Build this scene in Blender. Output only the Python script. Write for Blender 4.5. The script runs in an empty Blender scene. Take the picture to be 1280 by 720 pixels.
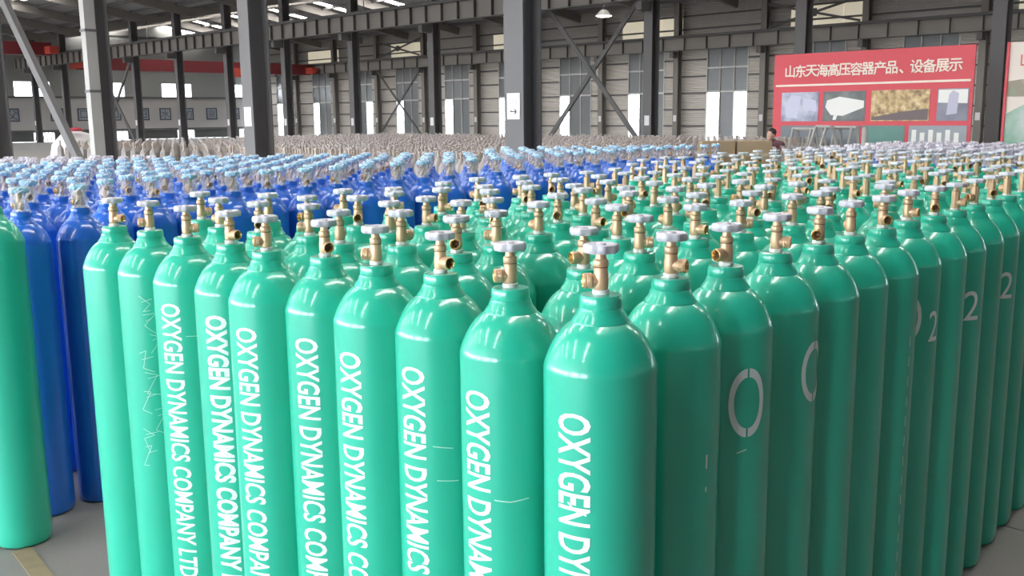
import bpy, bmesh, math, random
from mathutils import Vector, Matrix
random.seed(7)
SC = bpy.context.scene
COL = SC.collection
PI = math.pi
R = math.radians

# ------------------------------------------------------------------ camera
CAM_F, CAM_P, CAM_R, CAM_H = 1229.5, 0.173918, -0.010454, 1.6811
_c, _s = math.cos(CAM_P), math.sin(CAM_P)
FW = Vector((0, _c, -_s)); UP0 = Vector((0, _s, _c)); RT0 = Vector((1, 0, 0))
RT = RT0 * math.cos(CAM_R) + UP0 * math.sin(CAM_R)
UP = UP0 * math.cos(CAM_R) - RT0 * math.sin(CAM_R)
cam_d = bpy.data.cameras.new('camera')
cam_d.sensor_width = 36.0
cam_d.lens = CAM_F / 1280 * 36.0
cam_d.clip_end = 500
cam = bpy.data.objects.new('camera', cam_d)
COL.objects.link(cam)
m3 = Matrix((RT, UP, -FW)).transposed()
cam.matrix_world = Matrix.Translation((0, 0, CAM_H)) @ m3.to_4x4()
SC.camera = cam

# ------------------------------------------------------------------ sky, light, exposure
SKY_STRENGTH = 14.0
world = bpy.data.worlds.new('overcast_sky')
SC.world = world
world.use_nodes = True
wn = world.node_tree
wn.nodes['Background'].inputs[0].default_value = (0.86, 0.93, 1.0, 1)
wn.nodes['Background'].inputs[1].default_value = SKY_STRENGTH
SKYLIGHT_STRENGTH = 17.0
WINDOW_STRENGTH = 3.0
vs = SC.view_settings
vs.view_transform = 'Standard'
vs.look = 'None'
vs.gamma = 1.0
vs.use_curve_mapping = False
vs.exposure = 0.56


# ------------------------------------------------------------------ materials
MATS = {}


def mat(name, col, rough=0.6, metal=0.0, noise=0.0, nscale=6.0, bump=0.0, bscale=40.0, spec=0.5, coat=0.0,
        emit=0.0, tint=0.0):
    if name in MATS:
        return MATS[name]
    m = bpy.data.materials.new(name)
    m.use_nodes = True
    nt = m.node_tree
    b = nt.nodes['Principled BSDF']
    c4 = (*col, 1)
    b.inputs['Base Color'].default_value = c4
    b.inputs['Roughness'].default_value = rough
    b.inputs['Metallic'].default_value = metal
    b.inputs['Specular IOR Level'].default_value = spec
    b.inputs['Coat Weight'].default_value = coat
    b.inputs['Coat Roughness'].default_value = 0.08
    if emit:
        b.inputs['Emission Color'].default_value = c4
        b.inputs['Emission Strength'].default_value = emit
    tc = nt.nodes.new('ShaderNodeTexCoord')
    if noise or tint:
        hsv = nt.nodes.new('ShaderNodeHueSaturation')
        hsv.inputs['Color'].default_value = c4
        ma = nt.nodes.new('ShaderNodeMath'); ma.operation = 'MULTIPLY_ADD'
        if noise:
            n = nt.nodes.new('ShaderNodeTexNoise')
            n.inputs['Scale'].default_value = nscale
            n.inputs['Detail'].default_value = 5
            nt.links.new(tc.outputs['Object'], n.inputs['Vector'])
            nt.links.new(n.outputs['Fac'], ma.inputs[0])
            ma.inputs[1].default_value = noise
            ma.inputs[2].default_value = 1 - noise / 2
        else:
            ma.inputs[0].default_value = 0; ma.inputs[1].default_value = 0; ma.inputs[2].default_value = 1
        out = ma.outputs[0]
        if tint:
            oi = nt.nodes.new('ShaderNodeObjectInfo')
            mb = nt.nodes.new('ShaderNodeMath'); mb.operation = 'MULTIPLY_ADD'
            nt.links.new(oi.outputs['Random'], mb.inputs[0])
            mb.inputs[1].default_value = tint
            mb.inputs[2].default_value = -tint / 2
            mc = nt.nodes.new('ShaderNodeMath'); mc.operation = 'ADD'
            nt.links.new(out, mc.inputs[0]); nt.links.new(mb.outputs[0], mc.inputs[1])
            out = mc.outputs[0]
        nt.links.new(out, hsv.inputs['Value'])
        nt.links.new(hsv.outputs[0], b.inputs['Base Color'])
    if bump:
        n2 = nt.nodes.new('ShaderNodeTexNoise')
        n2.inputs['Scale'].default_value = bscale
        n2.inputs['Detail'].default_value = 4
        bp = nt.nodes.new('ShaderNodeBump')
        bp.inputs['Strength'].default_value = bump
        bp.inputs['Distance'].default_value = 0.01
        nt.links.new(tc.outputs['Object'], n2.inputs['Vector'])
        nt.links.new(n2.outputs['Fac'], bp.inputs['Height'])
        nt.links.new(bp.outputs[0], b.inputs['Normal'])
    MATS[name] = m
    return m


def corrugated(name, col, axis, scale, rough=0.6):
    """sheet metal with fine ribs (relief only)"""
    m = mat(name, col, rough, noise=0.18, nscale=0.8)
    nt = m.node_tree
    w = nt.nodes.new('ShaderNodeTexWave')
    w.bands_direction = axis
    w.inputs['Scale'].default_value = scale
    bp = nt.nodes.new('ShaderNodeBump')
    bp.inputs['Strength'].default_value = 0.7
    bp.inputs['Distance'].default_value = 0.03
    tc = [n for n in nt.nodes if n.type == 'TEX_COORD'][0]
    nt.links.new(tc.outputs['Object'], w.inputs['Vector'])
    nt.links.new(w.outputs['Fac'], bp.inputs['Height'])
    nt.links.new(bp.outputs[0], nt.nodes['Principled BSDF'].inputs['Normal'])
    return m


def glassy(name, col, transp, rough=0.1):
    """thin sheet: part see-through, part surface"""
    m = bpy.data.materials.new(name)
    m.use_nodes = True
    nt = m.node_tree
    b = nt.nodes['Principled BSDF']
    b.inputs['Base Color'].default_value = (*col, 1)
    b.inputs['Roughness'].default_value = rough
    t = nt.nodes.new('ShaderNodeBsdfTransparent')
    mx = nt.nodes.new('ShaderNodeMixShader')
    mx.inputs[0].default_value = transp
    nt.links.new(b.outputs[0], mx.inputs[1])
    nt.links.new(t.outputs[0], mx.inputs[2])
    nt.links.new(mx.outputs[0], nt.nodes['Material Output'].inputs[0])
    MATS[name] = m
    return m


GREEN = mat('green_paint', (0.020, 0.44, 0.295), 0.29, noise=0.10, nscale=3, bump=0.02, bscale=60, coat=0.6, tint=0.12)
BLUE = mat('blue_paint', (0.012, 0.125, 0.56), 0.29, noise=0.10, nscale=3, bump=0.02, bscale=60, coat=0.6, tint=0.12)
BRASS = mat('satin_brass', (0.62, 0.41, 0.25), 0.40, metal=0.35, noise=0.12, nscale=30, tint=0.2)
GOLD = mat('bright_brass', (0.80, 0.52, 0.20), 0.25, metal=0.7)
GROOVE_BORE = mat('dark_groove_bore_shade', (0.16, 0.09, 0.05), 0.6)  # dark valve groove, and bore shade put into the colour
WASH = mat('white_tape', (0.72, 0.71, 0.68), 0.6)
WHEEL = mat('pale_aluminium', (0.48, 0.48, 0.53), 0.5, metal=0.1, noise=0.15, nscale=60, tint=0.1)
WHEELB = mat('sky_blue_plastic', (0.30, 0.54, 0.70), 0.45, tint=0.25)
PAINTW = mat('white_stencil_paint', (0.70, 0.76, 0.74), 0.6, noise=0.15, nscale=80)
CHALK = mat('chalk_line', (0.45, 0.68, 0.60), 0.8)
BAG = glassy('clear_plastic_bag', (0.70, 0.70, 0.76), 0.66, 0.14)
BAGW = glassy('milky_plastic_bag', (0.70, 0.66, 0.69), 0.42, 0.2)
STEEL = mat('grey_painted_steel', (0.11, 0.105, 0.105), 0.6, noise=0.2, nscale=1.5)
STEELD = mat('dark_painted_steel', (0.10, 0.097, 0.095), 0.65, noise=0.2, nscale=1.5)
STEELL = mat('light_painted_steel', (0.36, 0.35, 0.33), 0.55, noise=0.12, nscale=2)
GIRD = mat('beige_grey_steel', (0.20, 0.182, 0.165), 0.6, noise=0.2, nscale=1.0)
REDP = mat('red_crane_paint', (0.17, 0.022, 0.027), 0.5)
REDO = mat('orange_red_paint', (0.55, 0.07, 0.05), 0.5)
CONC = mat('concrete_floor', (0.175, 0.163, 0.153), 0.62, noise=0.35, nscale=1.3, bump=0.15, bscale=25)
JOINT = mat('dark_joint', (0.05, 0.047, 0.043), 0.9)
YELL = mat('worn_yellow_paint', (0.21, 0.17, 0.10), 0.8, noise=0.6, nscale=18)
OUTG = mat('pale_yard_concrete', (0.20, 0.195, 0.185), 0.9)
ROOF = mat('dark_roof_sheet', (0.30, 0.30, 0.305), 0.8, noise=0.2, nscale=0.6)
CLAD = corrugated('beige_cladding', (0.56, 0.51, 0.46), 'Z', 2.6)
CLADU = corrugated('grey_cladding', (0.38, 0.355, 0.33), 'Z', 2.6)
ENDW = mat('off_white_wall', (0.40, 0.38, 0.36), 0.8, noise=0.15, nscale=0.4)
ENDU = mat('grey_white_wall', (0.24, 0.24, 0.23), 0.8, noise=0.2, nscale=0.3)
FRAME = mat('white_window_frame', (0.55, 0.54, 0.52), 0.5)
FROST = mat('grey_frosted_glass', (0.19, 0.195, 0.20), 0.25, noise=0.2, nscale=0.5)
CLEAR = glassy('clear_glass', (0.7, 0.75, 0.75), 0.85, 0.05)
DIMMING = glassy('dimming_glass', (0.4, 0.42, 0.4), 0.32, 0.3)  # unseen panes made less see-through to cut the light they let in
SKYL = mat('translucent_roof_sheet', (1.0, 0.98, 0.94), 0.5, emit=SKYLIGHT_STRENGTH)
WALLT = mat('translucent_wall_sheet', (0.80, 0.72, 0.56), 0.6, emit=0.30)
LAMP = mat('lamp_glow', (1.0, 0.98, 0.95), 0.5, emit=6.0)
WINL = mat('bright_window_sheet', (0.92, 0.96, 1.0), 0.5, emit=WINDOW_STRENGTH)
SIGNW = mat('white_sign_plate', (0.72, 0.68, 0.70), 0.5)
SIGNK = mat('black_print', (0.05, 0.05, 0.05), 0.6)
BLUEG = mat('blue_grey_paint', (0.055, 0.07, 0.09), 0.6)
BOARDR = mat('red_print', (0.62, 0.05, 0.07), 0.45)
BOARDT = mat('cream_print', (0.80, 0.70, 0.60), 0.5)
TARP = mat('white_tarp', (0.60, 0.58, 0.58), 0.7, bump=0.6, bscale=6)
CLOTHR = mat('red_cloth', (0.45, 0.05, 0.07), 0.9)


# ------------------------------------------------------------------ mesh helpers
class MB:
    def __init__(s):
        s.v, s.f, s.m = [], [], []

    def box(s, c, d, mi=0, rot=None):
        x, y, z = d[0] / 2, d[1] / 2, d[2] / 2
        b = len(s.v)
        for sx, sy, sz in ((-1, -1, -1), (1, -1, -1), (1, 1, -1), (-1, 1, -1), (-1, -1, 1), (1, -1, 1), (1, 1, 1), (-1, 1, 1)):
            p = Vector((sx * x, sy * y, sz * z))
            if rot:
                p = rot @ p
            s.v.append((c[0] + p.x, c[1] + p.y, c[2] + p.z))
        for q in ((0, 3, 2, 1), (4, 5, 6, 7), (0, 1, 5, 4), (1, 2, 6, 5), (2, 3, 7, 6), (3, 0, 4, 7)):
            s.f.append([b + i for i in q]); s.m.append(mi)
        return s

    def bar(s, p, q, w, h, mi=0):
        p, q = Vector(p), Vector(q)
        d = q - p
        rot = d.to_track_quat('X', 'Z').to_matrix()
        return s.box((p + q) / 2, (d.length, w, h), mi, rot)

    def lathe(s, prof, n=24, mi=0, c=(0, 0, 0), rad=None, M=None, caps=True):
        b = len(s.v)
        for k, (r, z) in enumerate(prof):
            for i in range(n):
                t = 2 * PI * i / n
                rr = r if rad is None else rad(r, z, t, k)
                p = Vector((rr * math.cos(t), rr * math.sin(t), z))
                if M is not None:
                    p = M @ p
                s.v.append((c[0] + p.x, c[1] + p.y, c[2] + p.z))
        for k in range(len(prof) - 1):
            for i in range(n):
                j = (i + 1) % n
                s.f.append([b + k * n + i, b + k * n + j, b + (k + 1) * n + j, b + (k + 1) * n + i]); s.m.append(mi)
        for k, rev in ((0, True), (len(prof) - 1, False)):
            if caps and prof[k][0] > 1e-6:
                ring = [b + k * n + i for i in range(n)]
                s.f.append(ring[::-1] if rev else ring); s.m.append(mi)
        return s

    def tube(s, p, q, r, n=8, mi=0, r2=None):
        p, q = Vector(p), Vector(q)
        M = (q - p).to_track_quat('Z', 'Y').to_matrix()
        return s.lathe([(r, 0), (r if r2 is None else r2, (q - p).length)], n, mi, p, M=M)

    def mesh(s, name, mats, smooth=False):
        me = bpy.data.meshes.new(name)
        me.from_pydata(s.v, [], s.f)
        for m in (mats if isinstance(mats, (list, tuple)) else [mats]):
            me.materials.append(m)
        if any(s.m):
            me.polygons.foreach_set('material_index', s.m)
        if smooth:
            me.polygons.foreach_set('use_smooth', [True] * len(me.polygons))
            me.set_sharp_from_angle(angle=R(38))
        me.update()
        return me


def link(name, me, parent=None, loc=(0, 0, 0), rz=0.0):
    o = bpy.data.objects.new(name, me)
    COL.objects.link(o)
    o.location = loc
    o.rotation_euler = (0, 0, rz)
    if parent is not None:
        o.parent = parent
    return o


def tag(o, label, cat, group=None):
    o['label'] = label
    o['category'] = cat
    if group:
        o['group'] = group
    return o


def thing(name, label, cat, loc=(0, 0, 0), rz=0.0, group=None):
    return tag(link(name, None, None, loc, rz), label, cat, group)


def struct(name, me=None, parent=None, loc=(0, 0, 0), rz=0.0):
    o = link(name, me, parent, loc, rz)
    if parent is None:
        o['kind'] = 'structure'
    return o


def part(name, mb, mats, parent, smooth=False, loc=(0, 0, 0), rz=0.0):
    return link(name, mb.mesh(name, mats, smooth), parent, loc, rz)


HZ = R(45)          # the hall's axes: local x runs across the spans, local y along the building
ORD = ['zeroth', 'first', 'second', 'third', 'fourth', 'fifth', 'sixth', 'seventh', 'eighth', 'ninth', 'tenth', 'eleventh',
       'twelfth', 'thirteenth', 'fourteenth', 'fifteenth', 'sixteenth', 'seventeenth', 'eighteenth', 'nineteenth', 'twentieth',
       'twenty-first', 'twenty-second', 'twenty-third', 'twenty-fourth', 'twenty-fifth', 'twenty-sixth', 'twenty-seventh',
       'twenty-eighth', 'twenty-ninth', 'thirtieth', 'thirty-first', 'thirty-second', 'thirty-third', 'thirty-fourth', 'thirty-fifth',
       'thirty-sixth', 'thirty-seventh', 'thirty-eighth', 'thirty-ninth', 'fortieth']


def hw(o, s, z=0.0):
    return Vector(((o - s) * 0.70710678, (o + s) * 0.70710678, z))


def pix(u, v, z):
    """a point of the photograph back onto the level z"""
    d = FW + RT * ((u - 640) / CAM_F) - UP * ((v - 360) / CAM_F)
    t = (z - CAM_H) / d.z
    return Vector((d.x * t, d.y * t))


# text as flat mesh data (verts 2D, faces)
def text_data(body, size=1.0, bold=0.0, res=3):
    c = bpy.data.curves.new('lettering', 'FONT')
    c.body = body
    c.size = size
    c.offset = bold
    c.resolution_u = res
    o = bpy.data.objects.new('lettering', c)
    COL.objects.link(o)
    bpy.context.view_layer.update()
    dg = bpy.context.evaluated_depsgraph_get()
    me = bpy.data.meshes.new_from_object(o.evaluated_get(dg))
    bpy.data.objects.remove(o)
    bpy.data.curves.remove(c)
    return me


def text_flat(body, size, mat_, bold=0.0, sx=1.0, fat=0.0):
    """lettering in the local XZ plane, facing -Y, centred"""
    me = text_data(body, size, bold)
    xs = [v.co.x for v in me.vertices]; ys = [v.co.y for v in me.vertices]
    cx, cy = (min(xs) + max(xs)) / 2, (min(ys) + max(ys)) / 2
    for v in me.vertices:
        v.co = Vector(((v.co.x - cx) * sx, 0, v.co.y - cy))
    if fat:
        bm = bmesh.new()
        for dx, dz in ((0, 0), (fat, 0), (-fat, 0), (0, fat), (0, -fat)):
            n0 = len(bm.verts)
            bm.from_mesh(me)
            bm.verts.ensure_lookup_table()
            for v in bm.verts[n0:]:
                v.co += Vector((dx, -0.0006 * (n0 // max(1, len(me.vertices))), dz))
        bm.to_mesh(me); bm.free()
    me.materials.clear()
    me.materials.append(mat_)
    return me


def text_wrap(body, rad, th0, z0, hgt, length, vertical=True, bold=0.0, gaps=()):
    """stencilled lettering laid on a cylinder of radius rad; th0 = facing angle, z0 = top"""
    me = text_data(body, 1.0, bold, 3 if vertical else 10)
    xs = [v.co.x for v in me.vertices]; ys = [v.co.y for v in me.vertices]
    x0, x1, y0, y1 = min(xs), max(xs), min(ys), max(ys)
    bm = bmesh.new(); bm.from_mesh(me); bpy.data.meshes.remove(me)
    across = (y0, y1, 7) if vertical else (x0, x1, 7)
    for k in range(1, across[2]):
        t = across[0] + (across[1] - across[0]) * k / across[2]
        co = Vector((0, t, 0)) if vertical else Vector((t, 0, 0))
        no = Vector((0, 1, 0)) if vertical else Vector((1, 0, 0))
        bmesh.ops.bisect_plane(bm, geom=bm.verts[:] + bm.edges[:] + bm.faces[:], plane_co=co, plane_no=no)
    for (ga, gb) in gaps:     # bridges of the stencil, as fractions along the letter height
        for t in (ga, gb):
            if vertical:
                bmesh.ops.bisect_plane(bm, geom=bm.verts[:] + bm.edges[:] + bm.faces[:], plane_co=Vector((0, y0 + (y1 - y0) * t, 0)), plane_no=Vector((0, 1, 0)))
            else:
                bmesh.ops.bisect_plane(bm, geom=bm.verts[:] + bm.edges[:] + bm.faces[:], plane_co=Vector((x0 + (x1 - x0) * t, 0, 0)), plane_no=Vector((1, 0, 0)))
        kill = []
        for f in bm.faces:
            c = f.calc_center_median()
            q = (c.y - y0) / (y1 - y0) if vertical else (c.x - x0) / (x1 - x0)
            if ga < q < gb:
                kill.append(f)
        bmesh.ops.delete(bm, geom=kill, context='FACES')
    rr = rad + 0.0007
    for v in bm.verts:
        if vertical:
            a = th0 + ((v.co.y - y0) / (y1 - y0) - 0.5) * hgt / rad
            z = z0 - (v.co.x - x0) / (x1 - x0) * length
        else:
            a = th0 + ((v.co.x - x0) / (x1 - x0) - 0.5) * length / rad
            z = z0 - (1 - (v.co.y - y0) / (y1 - y0)) * hgt
        v.co = Vector((rr * math.cos(a), rr * math.sin(a), z))
    out = bpy.data.meshes.new('stencil_lettering')
    bm.to_mesh(out); bm.free()
    out.materials.append(PAINTW)
    return out


# ================================================================== THE SETTING
EAVE, RISE = 8.0, 1.7
S0, S1 = -10.0, 82.0        # building length
O_LINES = (-12.0, 8.16, 28.2, 48.8)

mb = MB(); mb.box((0, 0, -0.12), (500, 500, 0.1))
struct('ground_outside', mb.mesh('ground_outside', OUTG), None, (0, 0, 0), HZ)

floor = struct('floor', MB().box((18.5, 36, -0.055), (64, 93, 0.03)).mesh('floor', JOINT), None, (0, 0, 0), HZ)
jp = pix(1255, 657, 0)
jo, js = (jp.x + jp.y) * .7071, (jp.y - jp.x) * .7071
slab = MB().box((0, 0, -0.02), (3.988, 3.988, 0.04)).mesh('floor_slab', CONC)
for i in range(-4, 13):
    for j in range(-7, 21):
        o_, s_ = jo + 4 * i - 2, js + 4 * j
        if -12.5 < o_ < 49 and -8 < s_ < 80.5:
            link('floor_slab', slab, floor, (o_, s_, 0))
p1, p2 = pix(27, 687, 0), pix(66, 738, 0)
yl = MB().bar((p1.x, p1.y, 0.0015), (p2.x, p2.y, 0.0015), 0.07, 0.003)
tag(part('painted_floor_line', yl, YELL, None), 'worn yellow line painted on the floor before the leftmost green cylinder', 'floor line')

# ceiling: three gable spans, each roof sheet and skylight of its own
ceil = struct('ceiling', None, None, (0, 0, 0), HZ)
RUN = [((a + b) / 2 - a) for a, b in zip(O_LINES, O_LINES[1:])]
slope_meshes = {}
for sp in range(3):
    a, b = O_LINES[sp], O_LINES[sp + 1]
    mid = (a + b) / 2
    for (oa, za, ob, zb) in ((a, EAVE, mid, EAVE + RISE), (mid, EAVE + RISE, b, EAVE)):
        def sheet(f0, f1, w, key, m):
            k = (sp, oa, key)
            if k not in slope_meshes:
                q = MB()
                xa, xb = oa + (ob - oa) * f0, oa + (ob - oa) * f1
                z0, z1 = za + (zb - za) * f0, za + (zb - za) * f1
                q.bar((xa, 0, z0), (xb, 0, z1), w, 0.05)
                slope_meshes[k] = q.mesh(key, m)
            return slope_meshes[k]
        n = 16
        for i in range(n):
            sc_ = S0 + 5.75 * i + 2.875
            link('roof_panel', sheet(0, 1, 5.05, 'roof_panel', ROOF), ceil, (0, sc_ - 0.35, 0))
            g = (0.10, 0.78) if zb > za else (0.22, 0.90)
            if sp > 0:
                g = (0.40, 0.80) if zb > za else (0.12, 0.48)
            link('roof_panel', sheet(0, g[0], 0.7, 'roof_panel_lower', ROOF), ceil, (0, sc_ + 2.525, 0))
            link('roof_panel', sheet(g[1], 1, 0.7, 'roof_panel_upper', ROOF), ceil, (0, sc_ + 2.525, 0))
            if i < 1:        # end bay left without skylights to keep light off the block's right side
                link('roof_panel', sheet(g[0], g[1], 0.7, 'roof_panel_middle', ROOF), ceil, (0, sc_ + 2.525, 0))
                continue
            link('skylight_panel', sheet(g[0], g[1], 0.7, 'skylight_panel', SKYL), ceil, (0, sc_ + 2.525, 0))
        for k in range(1, 7):
            f = (k - 0.5) / 6
            q = MB().box((oa + (ob - oa) * f, (S0 + S1) / 2, za + (zb - za) * f - 0.12), (0.08, S1 - S0, 0.18))
            part('purlin', q, STEEL, ceil)
    for i in range(16):
        s_ = 7.95 + 5.75 * (i - 3)
        q = MB()
        q.bar((a, s_, EAVE - 0.35), (mid, s_, EAVE + RISE - 0.35), 0.2, 0.5)
        q.bar((mid, s_, EAVE + RISE - 0.35), (b, s_, EAVE - 0.35), 0.2, 0.5)
        part('rafter', q, GIRD, ceil)

for k in range(16):
    part('eave_panel', MB().box((49.1, S0 + 5.75 * k + 2.875, EAVE + 0.03), (0.9, 5.74, 0.06)), ROOF, ceil)

# back wall (line of windows), sheet by sheet
WO = 49.3
wall = struct('wall_back', None, None, (0, 0, 0), HZ)
W_ROWS = [0.0, 0.95, 1.9, 2.85, 3.8, 4.75, 5.7]
U_ROWS = [5.7, 6.5, 7.25, 8.0]
BAY = 5.75
bays = [34.85 + BAY * m for m in range(-8, 8)]
panel_cache = {}


def wpanel(w, h, m, nm='cladding_panel'):
    k = (round(w, 3), round(h, 3), m.name)
    if k not in panel_cache:
        panel_cache[k] = MB().box((0, 0, 0), (0.06, w - 0.012, h - 0.012)).mesh(nm, m)
    return panel_cache[k]


wn_ = 0
for bi, s0 in enumerate(bays):
    w0, w1 = s0 + 1.25, s0 + 4.05
    for z0, z1 in zip(W_ROWS, W_ROWS[1:]):
        for (pa, pb) in ((s0, w0), (w1, s0 + BAY)):
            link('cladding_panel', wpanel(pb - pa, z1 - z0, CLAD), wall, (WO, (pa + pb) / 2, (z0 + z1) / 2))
    lit = (round((s0 - 34.85) / BAY) % 2 == 0)
    for z0, z1 in zip(U_ROWS, U_ROWS[1:]):
        for (pa, pb) in ((s0, s0 + 1.5), (s0 + 1.5, s0 + 3), (s0 + 3, s0 + 4.5), (s0 + 4.5, s0 + BAY)):
            t = lit and z0 > 5.9 and z1 < 7.9 or lit and z0 < 6.4
            use = t and (pa - s0) < 4.4 and z0 < 7.0
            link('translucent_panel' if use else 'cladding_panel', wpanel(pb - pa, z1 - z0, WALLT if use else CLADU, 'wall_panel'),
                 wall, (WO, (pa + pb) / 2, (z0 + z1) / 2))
    # window
    wn_ += 1
    win = struct('window_%d' % wn_, None, None, tuple(hw(WO, (w0 + w1) / 2, 0)), HZ)
    ww = w1 - w0
    q = MB()
    for y in (-ww / 2 + .04, ww / 2 - .04):
        q.box((0, y, 2.85), (0.12, 0.08, 5.7))
    q.box((0, 0, 5.66), (0.12, ww, 0.08)); q.box((0, 0, 0.06), (0.12, ww, 0.12))
    part('window_frame', q, FRAME, win)
    for y in (-ww / 6, ww / 6):
        part('mullion', MB().box((-0.01, y, 2.85), (0.09, 0.06, 5.6)), FRAME, win)
    for z in (2.9, 4.25):
        part('transom', MB().box((-0.02, 0, z), (0.10, ww, 0.10)), FRAME, win)
    for c in range(3):
        for r_, (z0, z1) in enumerate(((0.1, 2.9), (2.9, 4.25), (4.25, 5.6))):
            # col 2 of local y is the left one seen from inside the hall
            clear = (r_ == 0 and c == 2) or (r_ == 0 and c == 0 and bi % 3 == 1)
            q = MB().box((0.02, (c - 1) * ww / 3, (z0 + z1) / 2), (0.012, ww / 3 - .05, z1 - z0 - .06))
            part('pane', q, CLEAR if clear else FROST, win)
for z in W_ROWS[1:] + U_ROWS[1:-1]:
    for bi, s0 in enumerate(bays):
        if z < 5.6:
            segs = ((s0, s0 + 1.25), (s0 + 4.05, s0 + BAY))
        else:
            segs = ((s0, s0 + BAY),)
        for pa, pb in segs:
            k = ('girt', round(pb - pa, 2))
            if k not in panel_cache:
                panel_cache[k] = MB().box((0, 0, 0), (0.10, pb - pa, 0.09)).mesh('girt', STEELD)
            link('girt', panel_cache[k], wall, (WO - 0.07, (pa + pb) / 2, z))

# end wall on the left: low openings, white lettered band, bright upper windows
EO = S1
wl = struct('wall_left', None, None, (0, 0, 0), HZ)
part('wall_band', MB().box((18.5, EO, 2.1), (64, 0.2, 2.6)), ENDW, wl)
part('band_rail', MB().box((18.5, EO - 0.16, 3.46), (64, 0.2, 0.16)), STEELD, wl)
part('band_rail', MB().box((18.5, EO - 0.16, 0.80), (64, 0.2, 0.20)), STEELD, wl)
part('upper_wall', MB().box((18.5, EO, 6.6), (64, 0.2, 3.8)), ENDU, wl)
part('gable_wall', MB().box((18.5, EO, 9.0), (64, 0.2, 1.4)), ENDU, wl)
wins = []
o_ = -11.5
k = 0
while o_ < 48.5:
    wid = 6.0
    # upper strip: solid panel, window opening
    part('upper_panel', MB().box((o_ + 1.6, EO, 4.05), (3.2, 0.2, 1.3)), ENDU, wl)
    wn_ += 1
    win = struct('window_%d' % wn_, None, None, tuple(hw(o_ + 4.6, EO, 0)), HZ)
    part('window_frame', MB().box((-1.37, 0, 4.05), (.06, .14, 1.3)).box((1.37, 0, 4.05), (.06, .14, 1.3)).box((0, 0, 3.5), (2.8, .14, .08)).box((0, 0, 4.66), (2.8, .14, .08)), FRAME, win)
    part('mullion', MB().box((0, 0, 4.05), (.06, .12, 1.2)), FRAME, win)
    for x in (-0.69, 0.69):
        part('pane', MB().box((x, 0, 4.05), (1.30, 0.012, 1.1)), CLEAR, win)
    # low strip: solid and barred openings
    part('lower_panel', MB().box((o_ + 2.2, EO, 0.4), (4.4, 0.2, 0.8)), STEELD, wl)
    wn_ += 1
    win = struct('window_%d' % wn_, None, None, tuple(hw(o_ + 5.2, EO, 0)), HZ)
    part('pane', MB().box((0, 0, 0.4), (1.6, 0.012, 0.7)), CLEAR, win)
    for b in range(5):
        part('window_bar', MB().bar((-.7 + .3 * b, -.05, 0.02), (-.55 + .3 * b, -.05, 0.78), .05, .05), STEELD, win)
    o_ += wid
    k += 1
# framed characters on the white band
CH = [(27, '父'), (82, '人'), (115, '口'), (153, '口'), (188, '日'), (215, '水'), (243, '的'), (272, '泉'), (300, '品')]
for u, ch in CH:
    tt = (u - 640) / CAM_F
    o_ = EO * (1 + tt) / (1 - tt)
    t = thing('wall_plaque', 'framed dark character plaque on the white end wall, %s from the left' % ORD[[c[0] for c in CH].index(u) + 1],
              'plaque', tuple(hw(o_, EO - 0.13, 1.62)), HZ, 'character plaques on the end wall')
    q = MB()
    for x, z, dx, dz in ((-.46, .46, .1, 1.02), (.46, .46, .1, 1.02), (0, 0, .82, .1), (0, .92, .82, .1)):
        q.box((x, 0, z), (dx, 0.06, dz))
    part('plaque_frame', q, BLUEG, t)
    part('plaque_panel', MB().box((0, 0.01, .46), (.84, .03, .84)), mat('plaque_grey', (0.26, 0.28, 0.31), 0.6), t)
    o = link('character', text_flat(ch, 0.8, BLUEG, 0.0), t, (0, -0.012, .46))

# wall behind the camera on the shaded side, with a strip of bright windows
wr = struct('wall_right', None, None, (0, 0, 0), HZ)
part('lower_wall', MB().box((18.5, S0, 1.3), (64, 0.2, 2.6)), STEELD, wr)
part('upper_wall', MB().box((18.5, S0, 6.95), (64, 0.2, 6.1)), STEELD, wr)
o_ = -11.4
while o_ < 48:
    part('pier', MB().box((o_ + 1.15, S0, 3.25), (2.3, 0.2, 1.3)), STEELD, wr)
    wn_ += 1
    win = struct('window_%d' % wn_, None, None, tuple(hw(o_ + 3.05, S0, 0)), HZ)
    part('pane', MB().box((0, 0, 3.25), (1.48, 0.02, 1.28)), DIMMING, win)
    part('mullion', MB().box((0, 0.02, 3.25), (0.08, 0.1, 1.3)), FRAME, win)
    part('sill', MB().box((0, 0.05, 2.62), (1.5, 0.3, 0.06)), FRAME, win)
    o_ += 3.8


# open front on the lit side: piers, lintel and tall doorways to the yard
wf = struct('wall_front', None, None, (0, 0, 0), HZ)
part('lintel', MB().box((-12.1, 36, 6.6), (0.25, 92, 3.2)), CLADU, wf)
part('light_blocking_bay', MB().box((-12.1, -6.0, 2.5), (0.25, 8.0, 5.0)), CLADU, wf)  # unseen solid bay, added to keep doorway light off the right face
for k in range(17):
    part('pier', MB().box((-12.1, S0 + 5.75 * k, 2.8), (0.3, 1.1, 5.6)), CLADU, wf)

# ------------------------------------------------------------------ steel columns and crane beams
def column(o_, s_, label, w=0.30, d=0.34, top=EAVE, plate=None, m=STEEL, group=None):
    t = thing('steel_column', label, 'column', tuple(hw(o_, s_, 0)), HZ, group)
    for x in (-d / 2 + 0.012, d / 2 - 0.012):
        part('flange', MB().box((x, 0, top / 2), (0.024, w, top)), m, t)
    part('web', MB().box((0, 0, top / 2), (d - 0.048, 0.016, top)), m, t)
    part('base_plate', MB().box((0, 0, 0.015), (d + 0.16, w + 0.16, 0.03)), m, t)
    if plate:
        z, wpl, hpl = plate
        p = part('number_plate', MB().box((-d / 2 - 0.006, 0, z), (0.008, wpl, hpl)), SIGNW, t)
    return t


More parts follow.
